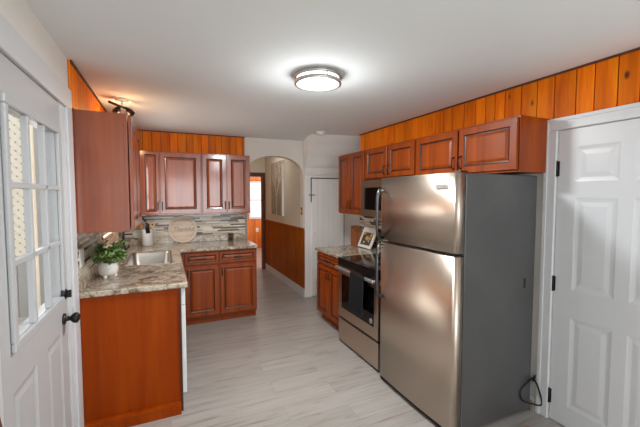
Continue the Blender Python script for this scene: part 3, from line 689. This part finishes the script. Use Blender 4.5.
CR = (-0.218, 4.775, 0.9525)
bm = new(); lathe(bm, [(0.06, 0), (0.066, 0.005), (0.066, 0.198), (0.064, 0.205), (0.059, 0.205), (0.058, 0.193), (0.056, 0.012)], 36)
tag(obj('utensil_crock', bm, M['whitecer'], None, CR), 'white ceramic utensil crock on counter in back corner', 'crock')
def utensil(name, label, p0, p1, head, mat, group=None):
    r = thing(name, label, 'cooking utensil', CR, 0, group)
    bm = new(); tube(bm, [p0, Vector(p0).lerp(Vector(p1), .5), p1], [0.005, 0.006, 0.007], 8); obj('handle', bm, mat, r)
    bm = new(); p1 = Vector(p1); d = (p1 - Vector(p0)).normalized(); sd = Vector((1, 0, 0)) - d * d.x; sd.normalize(); nn = sd.cross(d)
    hole, wd, ln = head; n = 20; out = []
    f = []; b = []; fi = []; bi = []
    for k in range(n):
        a = 2 * PI * k / n; q_ = p1 + d * (ln * .5 - .004 + math.cos(a) * ln * .5) + sd * math.sin(a) * wd * .5
        f.append(bm.verts.new(q_ - nn * .005)); b.append(bm.verts.new(q_ + nn * .005))
        q2 = p1 + d * (ln * .5 + math.cos(a) * ln * .18) + sd * math.sin(a) * wd * .18
        fi.append(bm.verts.new(q2 - nn * .005)); bi.append(bm.verts.new(q2 + nn * .005))
    for k in range(n):
        k2 = (k + 1) % n
        bm.faces.new((f[k], f[k2], b[k2], b[k]))
        bm.faces.new((f[k], f[k2], fi[k2], fi[k])); bm.faces.new((b[k], b[k2], bi[k2], bi[k]))
        if hole: bm.faces.new((fi[k], fi[k2], bi[k2], bi[k]))
    if not hole: bm.faces.new(fi); bm.faces.new(bi[::-1])
    obj('spoon_head', bm, mat, r)
UG = 'wooden utensils in the crock'
utensil('wooden_spoon', 'pale wooden spoon with holed head, at right of white crock', (-0.02, 0.0, 0.02), (0.046, 0.0, 0.225), (True, 0.058, 0.075), M['spoon'], UG)
utensil('wooden_spoon', 'honey-brown wooden spatula leaning left in the white crock', (0.02, 0.01, 0.02), (-0.054, 0.01, 0.215), (False, 0.05, 0.09), M['honey'], UG)

rs = thing('round_sign', 'round pale wood sign lettered Thankful leaning on mosaic backsplash', 'sign', (0.200, 4.840, 0.954))
tilt = Matrix.Rotation(math.radians(84), 3, 'X')
def tilted(bm): bmesh.ops.rotate(bm, verts=bm.verts, matrix=tilt)
RS = 0.178
bm = new(); lathe(bm, [(RS - 0.012, 0), (RS - 0.012, 0.01)], 48, (0, RS, 0)); tilted(bm); obj('sign_disc', bm, M['sign'], rs)
bm = new(); lathe(bm, [(RS - 0.012, 0.0), (RS, 0.0), (RS, 0.014), (RS - 0.004, 0.016), (RS - 0.010, 0.016), (RS - 0.012, 0.0105), (RS - 0.012, 0.0)], 48, (0, RS, 0), cap0=False, cap1=False); tilted(bm); obj('rim', bm, M['signrim'], rs)
rw = random.Random(5); bm = new()
for k in range(46):          # engraved leaf wreath inside the rim
    a = 2 * PI * k / 46; rr = RS - 0.036 + 0.007 * (-1) ** k; c = Vector((rr * math.cos(a), RS + rr * math.sin(a), 0.0105))
    d = Vector((-math.sin(a), math.cos(a), 0)) + Vector((math.cos(a), math.sin(a), 0)) * 0.7 * (-1) ** k; d.normalize(); sd = Vector((-d.y, d.x, 0))
    bm.faces.new([bm.verts.new(p_) for p_ in (c - d * .012, c + sd * .004, c + d * .012, c - sd * .004)])
tilted(bm); obj('wreath', bm, M['ink'], rs)
cu = bpy.data.curves.new('lettering', 'FONT'); cu.body = 'Thankful'; cu.size = 0.082; cu.shear = 0.35; cu.align_x = 'CENTER'; cu.align_y = 'CENTER'; cu.extrude = 0.0006; cu.space_character = 0.92
to = bpy.data.objects.new('lettering_curve', cu); COL.objects.link(to)
me = bpy.data.meshes.new_from_object(to.evaluated_get(bpy.context.evaluated_depsgraph_get())); bpy.data.objects.remove(to)
bm = new(); bm.from_mesh(me); bmesh.ops.translate(bm, verts=bm.verts, vec=(0, RS, 0.0112)); tilted(bm)
obj('lettering', bm, M['ink'], rs)

op = thing('outlet_plate', 'white outlet plate on mosaic tile beside the outside door', 'outlet', (XL + 0.0095, 2.68, 1.17))
quick('cover_plate', M['plate'], [(0, 0.006, -0.06, 0.06, -0.06, 0.06)], op, bev=0.002)
for zz in (-0.022, 0.022): quick('socket', M['plate'], [(0.0062, 0.008, -0.017, 0.017, zz - 0.015, zz + 0.015)], op, bev=0.002)
op = thing('glass_tumbler', 'small smoky clear glass on back counter right of round sign', 'glass', (0.82, 4.82, 0.9525))
bm = new(); lathe(bm, [(0.034, 0), (0.04, 0.1), (0.0385, 0.1), (0.033, 0.006)], 24)
m_ = glass(); m_.name = 'smoky_glass'
for n_ in m_.node_tree.nodes:
    if n_.type == 'BSDF_TRANSPARENT': n_.inputs['Color'].default_value = (0.78, 0.73, 0.68, 1)
obj('tumbler_body', bm, m_, op)

# ------------------------------------------------------------------ range
rg = thing('range', 'stainless slide-in range with black glass top and oven window', 'stove', (1.705, 3.226, 0), -R90)
RW = 0.762
bm = new(); box(bm, 0.002, RW - 0.002, 0.0, 0.70, 0.03, 0.895, bev=0.002, seg=1)
obj('range_body', bm, M['steel'], rg)
bm = new(); box(bm, 0.004, RW - 0.004, -0.022, -0.0005, 0.03, 0.268, bev=0.004); obj('storage_drawer', bm, M['steel'], rg)
quick('drawer_gap', M['gap'], [(0.004, RW - 0.004, -0.004, -0.0005, 0.2685, 0.2915)], rg)
bm = new(); slab_with_panels(bm, RW - 0.008, 0.50, 0.022, [], [], [(0.07, RW - 0.078, 0.10, 0.46)])
od = obj('oven_door', bm, M['steel'], rg, (0.004, -0.0225, 0.292))
quick('oven_window', M['glassblack'], [(0.07, RW - 0.078, 0.0, 0.014, 0.10, 0.46)], od)
bm = new(); lathe(bm, [(0.024, 0), (0.024, 0.003), (0.021, 0.004), (0.019, 0.003)], 24); bmesh.ops.rotate(bm, verts=bm.verts, matrix=Matrix.Rotation(R90, 3, 'X'))
lg = obj('round_emblem', bm, M['chrome'], od, (RW - 0.125, -0.0005, 0.145)); lg['label'] = 'round silver emblem'
bm = new()
tube(bm, [(0.035, 0.022, 0.0), (0.035, -0.012, 0.0)], 0.009, 8); tube(bm, [(RW - 0.043, 0.022, 0.0), (RW - 0.043, -0.012, 0.0)], 0.009, 8)
box(bm, 0.015, RW - 0.023, -0.034, -0.012, -0.016, 0.016, bev=0.008, seg=3)
obj('oven_handle', bm, M['chrome'], od, (0, -0.0225, 0.53))
bm = new(); prism(bm, [(0, 0)] * 0 or [(0.002, 0.0), (RW - 0.002, 0.0), (RW - 0.002, 0.075), (0.002, 0.075)], -0.028, -0.0005); obj('control_panel', bm, M['blackplastic'], rg, (0, 0, 0.838))
bm = new(); box(bm, 0.0, RW, -0.04, 0.715, 0.9135, 0.924, bev=0.003); obj('glass_cooktop', bm, M['glassblack'], rg)
for cxk, cyk, rk in ((0.2, 0.17, 0.1), (0.57, 0.17, 0.075), (0.2, 0.5, 0.075), (0.57, 0.5, 0.1)):
    bm = new(); lathe(bm, [(rk, 0.9242), (rk + 0.003, 0.9242)], 40, (cxk, cyk, 0), cap0=False, cap1=False)
    obj('burner_ring', bm, M['darkchrome'], rg)

# black towel hung over the oven handle
tw = new(); nx, nz = 14, 16; HXc = 1.705 - 0.0225 - 0.0225 - 0.023
prof = []
for k in range(nz): prof.append((-0.021, 0.0 - 0.36 + 0.36 * k / (nz - 1)))
for k in range(1, 8): a = PI - PI * k / 7; prof.append((0.021 * math.cos(a), 0.021 * math.sin(a)))
for k in range(1, 8): prof.append((0.021, -0.12 * k / 7))
G = []
for i in range(nx + 1):
    y = 2.615 + 0.25 * i / nx; row = []
    for (px_, pz_) in prof:
        fold = 0.006 * math.sin(i * 1.9) * min(1, max(0, -pz_) * 5) if px_ < 0 else 0
        row.append(tw.verts.new((HXc + px_ - abs(fold), y + (0.004 * math.sin(pz_ * 20) if px_ < 0 else 0), 0.822 + pz_)))
    G.append(row)
fs = [tw.faces.new((G[i][j], G[i + 1][j], G[i + 1][j + 1], G[i][j + 1])) for i in range(nx) for j in range(len(prof) - 1)]
for f in fs: f.smooth = True
bmesh.ops.solidify(tw, geom=fs, thickness=0.003)
tag(obj('dish_towel', tw, M['towel']), 'black dish towel hanging over the oven door handle', 'towel')

# ------------------------------------------------------------------ microwave
mw = thing('microwave', 'stainless over-the-range microwave with dark window behind refrigerator edge', 'microwave', (2.075, 3.385, 1.338), -R90)
bm = new(); box(bm, 0, 0.76, 0, 0.36, 0, 0.42, bev=0.003, seg=1); obj('microwave_body', bm, M['blackplastic'], mw)
bm = new(); slab_with_panels(bm, 0.59, 0.40, 0.024, [], [], [(0.075, 0.5, 0.075, 0.32)]); dm = obj('door', bm, M['steelmw'], mw, (0.004, -0.0245, 0.01))
quick('door_window', M['glassblack'], [(0.075, 0.5, 0.002, 0.016, 0.075, 0.32)], dm)
bm = new(); tube(bm, [(0.555, 0, 0.05), (0.555, -0.035, 0.06), (0.555, -0.035, 0.34), (0.555, 0, 0.35)], 0.009, 8); obj('handle', bm, M['chrome'], dm)
quick('control_panel', M['glassblack'], [(0.60, 0.756, -0.022, -0.0005, 0.01, 0.41)], mw, bev=0.003)

# ------------------------------------------------------------------ refrigerator
fr = thing('refrigerator', 'stainless top-freezer refrigerator with dark grey side', 'refrigerator', (1.70, 2.392, 0), -R90)
FW, FH = 0.832, 1.725
bm = new(); box(bm, 0.004, FW - 0.004, 0.012, 0.70, 0.025, FH - 0.004, bev=0.006); obj('fridge_cabinet', bm, M['fridgeside'], fr)
quick('door_gasket', M['gap'], [(0.012, FW - 0.012, 0.0005, 0.0115, 0.05, 1.194), (0.012, FW - 0.012, 0.0005, 0.0115, 1.216, FH - 0.008)], fr)
quick('base_grille', M['blackplastic'], [(0.01, FW - 0.01, -0.05, 0.0115, 0.012, 0.045)], fr)
def fridge_door(z0, z1):
    bm = new(); t = 0.062; r = 0.03; n = 6; prof = [(0.0, 0.0), (0.0, -t + r)]
    prof = [(0.0, 0.0)] + [(r - r * math.cos(PI / 2 * k / n), -t + r - r * math.sin(PI / 2 * k / n)) for k in range(n + 1)]
    m = 8
    for k in range(1, m): prof.append((r + (FW - 2 * r) * k / m, -t - 0.010 * math.sin(PI * k / m)))
    prof += [(FW - r + r * math.sin(PI / 2 * k / n), -t + r - r * math.cos(PI / 2 * k / n)) for k in range(n + 1)] + [(FW, 0.0)]
    lo = [bm.verts.new((x, y, z0)) for x, y in prof]; hi = [bm.verts.new((x, y, z1)) for x, y in prof]
    for i in range(len(prof) - 1):
        f = bm.faces.new((lo[i], lo[i + 1], hi[i + 1], hi[i])); f.smooth = True
    bm.faces.new((lo[-1], lo[0], hi[0], hi[-1])); bm.faces.new(lo[::-1]); bm.faces.new(hi)
    return bm
fz = obj('freezer_door', fridge_door(1.217, FH), M['steel'], fr); fd = obj('fridge_door', fridge_door(0.05, 1.194), M['steel'], fr)
def handle_bm(za, zb):
    bm = new(); y0, y1 = -0.064, -0.118; s = 1 if zb > za else -1
    pts = [(0.052, y0, za), (0.050, y1 + 0.012, za), (0.050, y1, za + s * 0.03)] + [(0.050, y1 - 0.006, za + (zb - za) * k / 6) for k in range(1, 6)] + [(0.050, y1, zb - s * 0.03), (0.050, y1 + 0.012, zb), (0.052, y0, zb)]
    tube(bm, pts, [0.015, 0.014, 0.0125] + [0.0115] * 5 + [0.0125, 0.014, 0.015], 12); return bm
obj('handle', handle_bm(1.235, 1.625), M['darkchrome'], fz); obj('handle', handle_bm(1.165, 0.745), M['darkchrome'], fd)
bg_ = new(); box(bg_, 0.655, 0.755, -0.0735, -0.068, 1.625, 1.655, bev=0.003); bd = obj('badge', bg_, M['chrome'], fz)
quick('badge_band', M['taupe'], [(0.664, 0.746, -0.0745, -0.0738, 1.633, 1.647)], bd)
bm = new(); box(bm, FW - 0.06, FW - 0.008, -0.03, 0.03, FH + 0.0005, FH + 0.012, bev=0.004); obj('hinge_cover', bm, M['blackplastic'], fr)
quick('side_label', M['gap'], [(FW - 0.0035, FW - 0.003, 0.585, 0.605, 0.93, 1.0)], fr)
for x in (0.06, FW - 0.06):
    for y in (0.06, 0.64): bm = new(); lathe(bm, [(0.02, 0.0005), (0.02, 0.0245)], 12, (x, y, 0)); obj('levelling_foot', bm, M['blackplastic'], fr)

bm = new()
def sm(pts, n=6):
    P = [Vector(p) for p in pts]; out = []
    for i in range(len(P) - 1):
        a, b, c, d = P[max(i - 1, 0)], P[i], P[i + 1], P[min(i + 2, len(P) - 1)]
        for k in range(n):
            t = k / n; out.append(0.5 * ((2 * b) + (c - a) * t + (2 * a - 5 * b + 4 * c - d) * t * t + (3 * b - a - 3 * c + d) * t ** 3))
    return out + [P[-1]]
tube(bm, sm([(2.43, 1.552, 0.27), (2.40, 1.545, 0.24), (2.385, 1.53, 0.262), (2.41, 1.515, 0.20), (2.432, 1.50, 0.10), (2.425, 1.505, 0.072), (2.38, 1.53, 0.078), (2.29, 1.545, 0.12), (2.265, 1.548, 0.19), (2.32, 1.545, 0.235), (2.41, 1.55, 0.26)]), 0.0055, 8)
tag(obj('power_cord', bm, M['black']), 'black power cord looped at floor behind the refrigerator', 'cord')
op = thing('floor_outlet', 'small tan outlet box on wall low beside refrigerator', 'outlet', (XR - 0.021, 1.543, 0.0))
quick('box_cover', M['taupe'], [(-0.02, 0.0, 0.004, 0.03, 0.0005, 0.075)], op, bev=0.002)
bm = new(); 
poly = []
tag(quick('wooden_block', M['honey'], [(2.10, 2.20, 1.33, 1.445, 0.0005, 0.03)], bev=0.012), 'small rounded orange wooden block on floor beside refrigerator', 'block')

# ------------------------------------------------------------------ right counter things
bm = new(); a0, a1 = 3.985 - 0.005, 3.83
pts = [(a0, 0.9145), (a1, 0.9145), (a1, 1.10), (a0, 1.178)]
A = [bm.verts.new((2.255, y, z)) for y, z in pts]; B = [bm.verts.new((2.375, y, z)) for y, z in pts]
bm.faces.new(A); bm.faces.new(B[::-1])
for i in range(4): bm.faces.new((A[i], B[i], B[(i + 1) % 4], A[(i + 1) % 4]))
bmesh.ops.bevel(bm, geom=list(bm.edges), offset=0.004, segments=2, affect='EDGES')
tag(obj('wooden_block', bm, M['knife']), 'brown wooden block with sloping top behind the framed flower print', 'wooden block')

fp = thing('framed_print', 'white framed gold flower print leaning on counter left of range', 'picture', (2.262, 3.665, 0.9245))
th = math.radians(24)
Rm = Matrix.Rotation(th, 3, 'Y')
FWp, FHp = 0.30, 0.27
def lean(bm): bmesh.ops.rotate(bm, verts=bm.verts, matrix=Rm)
bm = new(); b = 0.036
for y0, y1, z0, z1 in ((-FWp / 2, FWp / 2, 0, b), (-FWp / 2, FWp / 2, FHp - b - 0.03, FHp), (-FWp / 2, -FWp / 2 + b, b, FHp - b - 0.03), (FWp / 2 - b, FWp / 2, b, FHp - b - 0.03)):
    box(bm, 0, 0.02, y0, y1, z0, z1, bev=0.003)
lean(bm); obj('frame', bm, M['frametan'], fp)
bm = new(); box(bm, 0.008, 0.012, -FWp / 2 + b, FWp / 2 - b, b, FHp - b - 0.03); lean(bm); obj('print', bm, M['print_bg'], fp)
rf = random.Random(11); bm = new()
for k in range(13):
    cy, cz_ = rf.uniform(-0.08, 0.08), rf.uniform(0.06, 0.19); n = 7; r0 = rf.uniform(0.016, 0.03); mi = 0 if cz_ > 0.10 else 1
    c = bm.verts.new((0.0065, cy, cz_)); ring = [bm.verts.new((0.0072, cy + r0 * (1 if q_ % 2 else .55) * math.cos(PI * q_ / n), cz_ + r0 * (1 if q_ % 2 else .55) * math.sin(PI * q_ / n))) for q_ in range(2 * n)]
    for q_ in range(2 * n): bm.faces.new((c, ring[q_], ring[(q_ + 1) % (2 * n)])).material_index = mi
lean(bm); obj('flowers', bm, [M['petal'], M['petalw']], fp)

# ------------------------------------------------------------------ hall things
cv = thing('canvas_print', 'tall pale canvas print of a tree on hallway wall', 'picture', (HX - 0.0005, 6.15, 1.71))
quick('canvas_body', M['canvas'], [(-0.045, 0, -0.33, 0.33, -0.50, 0.50)], cv, bev=0.003)
quick('printed_face', M['treeprint'], [(-0.047, -0.0452, -0.325, 0.325, -0.495, 0.495)], cv)
tb = new(); rt = random.Random(2)
def branch(p, ang, L, r, dep):
    q_ = (p[0] + L * math.sin(ang), p[1] + L * math.cos(ang)); n_ = (math.cos(ang), -math.sin(ang))
    tb.faces.new([tb.verts.new((-0.0474, a_ + n_[0] * s, b_ + n_[1] * s)) for (a_, b_), s in (((p), -r), ((p), r), ((q_), r * .7), ((q_), -r * .7))])
    if dep:
        for s in (-1, 1): branch(q_, ang + s * rt.uniform(.25, .6), L * rt.uniform(.6, .8), r * .65, dep - 1)
branch((0, -0.49), 0.0, 0.34, 0.02, 5)
obj('tree_print', tb, M['petalw'], cv)
sw = thing('light_switch', 'small brown switch plate on hallway wall right of canvas', 'switch', (HX - 0.0005, 4.96, 1.335))
quick('cover_plate', M['honey'], [(-0.006, 0, -0.035, 0.035, -0.06, 0.06)], sw, bev=0.002); quick('toggle', M['plate'], [(-0.018, -0.0065, -0.006, 0.006, -0.01, 0.01)], sw, bev=0.001)
op = thing('outlet_plate', 'white outlet plate on orange sunroom wall under window', 'outlet', (2.47, 9.999, 0.55))
quick('cover_plate', M['plate'], [(-0.04, 0.04, -0.006, 0, -0.06, 0.06)], op, bev=0.002)
vl = tag(quick('window_valance', M['sunpine'], [(2.18, 2.9, 9.93, 9.995, 2.02, 2.16)], bev=0.004), 'orange wooden valance board above the sunroom window', 'valance')

# ------------------------------------------------------------------ ceiling things
cl = thing('ceiling_light', 'round flush-mount ceiling light with two nickel rings, switched on', 'ceiling light', (0.974, 2.184, ZC))
LR = 0.158
bm = new(); lathe(bm, [(0.001, -0.004), (LR - 0.012, -0.004), (LR - 0.012, -0.061), (0.001, -0.061)], 48, cap0=False, cap1=False); obj('diffuser', bm, M['lamp'], cl)
for z in (-0.024, -0.066):
    bm = new(); lathe(bm, [(LR - 0.0115, z), (LR + 0.004, z), (LR + 0.004, z + 0.02), (LR - 0.0115, z + 0.02), (LR - 0.0115, z)], 48, cap0=False, cap1=False); obj('nickel_ring', bm, M['chrome'], cl)
for k in range(3):
    a = math.radians(30 + 120 * k); bm = new(); tube(bm, [((LR - 0.004) * math.cos(a), (LR - 0.004) * math.sin(a), -0.05), ((LR - 0.004) * math.cos(a), (LR - 0.004) * math.sin(a), -0.02)], 0.004, 6); obj('ring_post', bm, M['chrome'], cl)
pl = bpy.data.lights.new('ceiling_light_glow', 'AREA'); pl.shape = 'DISK'; pl.size = 0.28; pl.energy = 46; pl.color = (0.95, 0.99, 1.0)
po = bpy.data.objects.new('ceiling_light_glow', pl); COL.objects.link(po); po.parent = cl; po.location = (0, 0, -0.075)
pl = bpy.data.lights.new('ceiling_light_side_glow', 'POINT'); pl.energy = 10; pl.color = (0.95, 0.99, 1.0); pl.shadow_soft_size = 0.12
po = bpy.data.objects.new('ceiling_light_side_glow', pl); COL.objects.link(po); po.parent = cl; po.location = (0, 0, -0.22)

hl = thing('ceiling_light', 'unseen round ceiling light added to brighten the hallway beyond the arch', 'ceiling light', (1.45, 6.0, ZC))  # lamp out of view, added as fill for the hall and back area
bm = new(); lathe(bm, [(0.14, -0.0005), (0.14, -0.05), (0.1, -0.085), (0.03, -0.1)], 32); obj('diffuser', bm, M['lamp'], hl)
pl = bpy.data.lights.new('hall_fill_glow', 'POINT'); pl.energy = 4.5; pl.color = (1, 0.93, 0.84); pl.shadow_soft_size = 0.12
po = bpy.data.objects.new('hall_fill_glow', pl); COL.objects.link(po); po.parent = hl; po.location = (0, 0, -0.25)

sd_ = thing('smoke_detector', 'small round white smoke detector on ceiling near closet wall', 'smoke detector', (1.87, 4.08, ZC))
bm = new(); lathe(bm, [(0.066, -0.0005), (0.066, -0.012), (0.055, -0.016), (0.05, -0.03), (0.038, -0.04), (0.01, -0.042)], 28); obj('detector_body', bm, M['plate'], sd_)
bm = new(); lathe(bm, [(0.012, -0.0425), (0.010, -0.047)], 12); obj('test_button', bm, M['chrome'], sd_)

tl = thing('track_light', 'black spotlight fixture glowing warm on ceiling above left cabinet', 'ceiling light', (-0.325, 3.42, ZC))
bm = new(); lathe(bm, [(0.055, -0.0005), (0.055, -0.012), (0.02, -0.02)], 24); tube(bm, [(0, 0, -0.018), (0, 0, -0.06)], 0.007, 8); obj('canopy', bm, M['plate'], tl)
bm = new(); tube(bm, [(-0.085, -0.10, -0.055), (0.0, 0.0, -0.068), (0.045, 0.02, -0.075)], 0.011, 8); obj('light_bar', bm, M['black'], tl)
for (x, y, dx, dy) in ((-0.02, -0.02, -0.5, 0.55), (0.035, 0.015, 0.55, 0.6)):
    d = Vector((dx, dy, -0.45)).normalized(); p0 = Vector((x, y, -0.08)); bm = new()
    tube(bm, [p0, p0 + d * 0.012, p0 + d * 0.03, p0 + d * 0.06], [0.012, 0.022, 0.027, 0.029], 14); hd = obj('spot_head', bm, M['black'], tl)
    bm = new(); tube(bm, [p0 + d * 0.0605, p0 + d * 0.063], [0.025, 0.022], 14); obj('lamp_face', bm, M['bulb'], hd)
sp = bpy.data.lights.new('track_light_glow', 'POINT'); sp.energy = 4.5; sp.color = (1, 0.6, 0.3); sp.shadow_soft_size = 0.04
so = bpy.data.objects.new('track_light_glow', sp); COL.objects.link(so); so.parent = tl; so.location = (0.0, 0.03, -0.18)

# ------------------------------------------------------------------ outside the left door
gp = struct(quick('ground', M['ground'], [(-9, -0.68, -4, 12, -0.25, -0.13)]))
def lattice(x0, x1, y, z0, z1):
    bm = new(); s = 0.085; w = 0.021; H = z1 - z0; X = x1 - x0
    for sg in (-1, 1):
        k = -H
        while k < X + H:
            a, b = (k, k + H) if sg > 0 else (k + H, k)
            P = []
            # clip the slat line from (a,z0) to (b,z1) to x range
            t0, t1 = 0.0, 1.0; dx = b - a
            for lim, side in ((0, 1), (X, -1)):
                ta = (lim - a) / dx
                if (dx > 0) == (side > 0): t0 = max(t0, ta)
                else: t1 = min(t1, ta)
            if t1 - t0 > 0.01:
                p, q_ = Vector((x0 + a + dx * t0, y + sg * .004, z0 + H * t0)), Vector((x0 + a + dx * t1, y + sg * .004, z0 + H * t1))
                d = (q_ - p).normalized(); n_ = Vector((-d.z, 0, d.x)) * w
                f = [bm.verts.new(v_ + Vector((0, yy, 0))) for yy in (-.003, .003) for v_ in (p + n_, p - n_, q_ - n_, q_ + n_)]
                for i in ((0, 1, 2, 3), (7, 6, 5, 4), (0, 4, 5, 1), (1, 5, 6, 2), (2, 6, 7, 3), (3, 7, 4, 0)): bm.faces.new([f[j] for j in i])
            k += s
    return bm
lt = thing('porch_lattice', 'white diagonal lattice panel seen through nearest door panes', 'lattice', (0, 0, 0))
obj('slats', lattice(-1.60, -1.27, 4.4, 0.95, 2.6), M['lattice'], lt)
quick('frame', M['lattice'], [(-1.63, -1.60, 4.38, 4.42, -0.13, 2.6), (-1.27, -1.24, 4.38, 4.42, -0.13, 2.6), (-1.60, -1.27, 4.38, 4.42, 0.91, 0.95)], lt)
tag(quick('porch_post', M['brownpost'], [(-1.09, -1.02, 4.15, 4.22, -0.13, 2.6)], bev=0.004), 'brown wooden porch post seen through middle door panes', 'post')
tag(quick('porch_post', M['lattice'], [(-1.18, -1.11, 3.95, 4.02, -0.13, 2.6)], bev=0.004), 'white porch post outside, left of the brown post', 'post')
tag(quick('porch_post', M['lattice'], [(-0.98, -0.90, 4.0, 4.08, -0.13, 2.6)], bev=0.004), 'white porch post outside, right of the brown post', 'post')
bm = new(); k = -4.0
while k < -0.70:
    box(bm, k, k + 0.145, 6.0, 6.03, -0.13, 2.9, bev=0.004, seg=1); k += 0.15
tag(obj('porch_siding', bm, M['siding']), 'white vertical board wall outside beyond the lattice', 'outdoor wall')

# chair just at the lower left edge of the frame
ch = thing('wooden_chair', 'reddish-brown wooden chair post peeking in at lower left corner', 'chair', (-0.435, 1.0, 0))
def post(y, z0, z1): 
    bm = new(); tube(bm, [(0, y, z0), (0, y, 0.45), (-0.008, y, z1 - 0.05), (-0.008, y, z1 - 0.02), (-0.008, y, z1)], [0.014, 0.018, 0.017, 0.013, 0.006], 12); return bm
for y in (-0.19, 0.19): obj('back_post', post(y, 0.001, 0.99), M['chairwood'], ch)
for y in (-0.17, 0.17): bm = new(); tube(bm, [(0.37, y, 0.001), (0.37, y, 0.43)], [0.013, 0.018], 12); obj('leg', bm, M['chairwood'], ch)
quick('seat', M['cherryh'], [(-0.02, 0.40, -0.20, 0.20, 0.431, 0.46)], ch, bev=0.01)
for z in (0.6, 0.74, 0.88): quick('back_slat', M['cherryh'], [(-0.012, 0.002, -0.18, 0.18, z - 0.03, z + 0.03)], ch, bev=0.004)
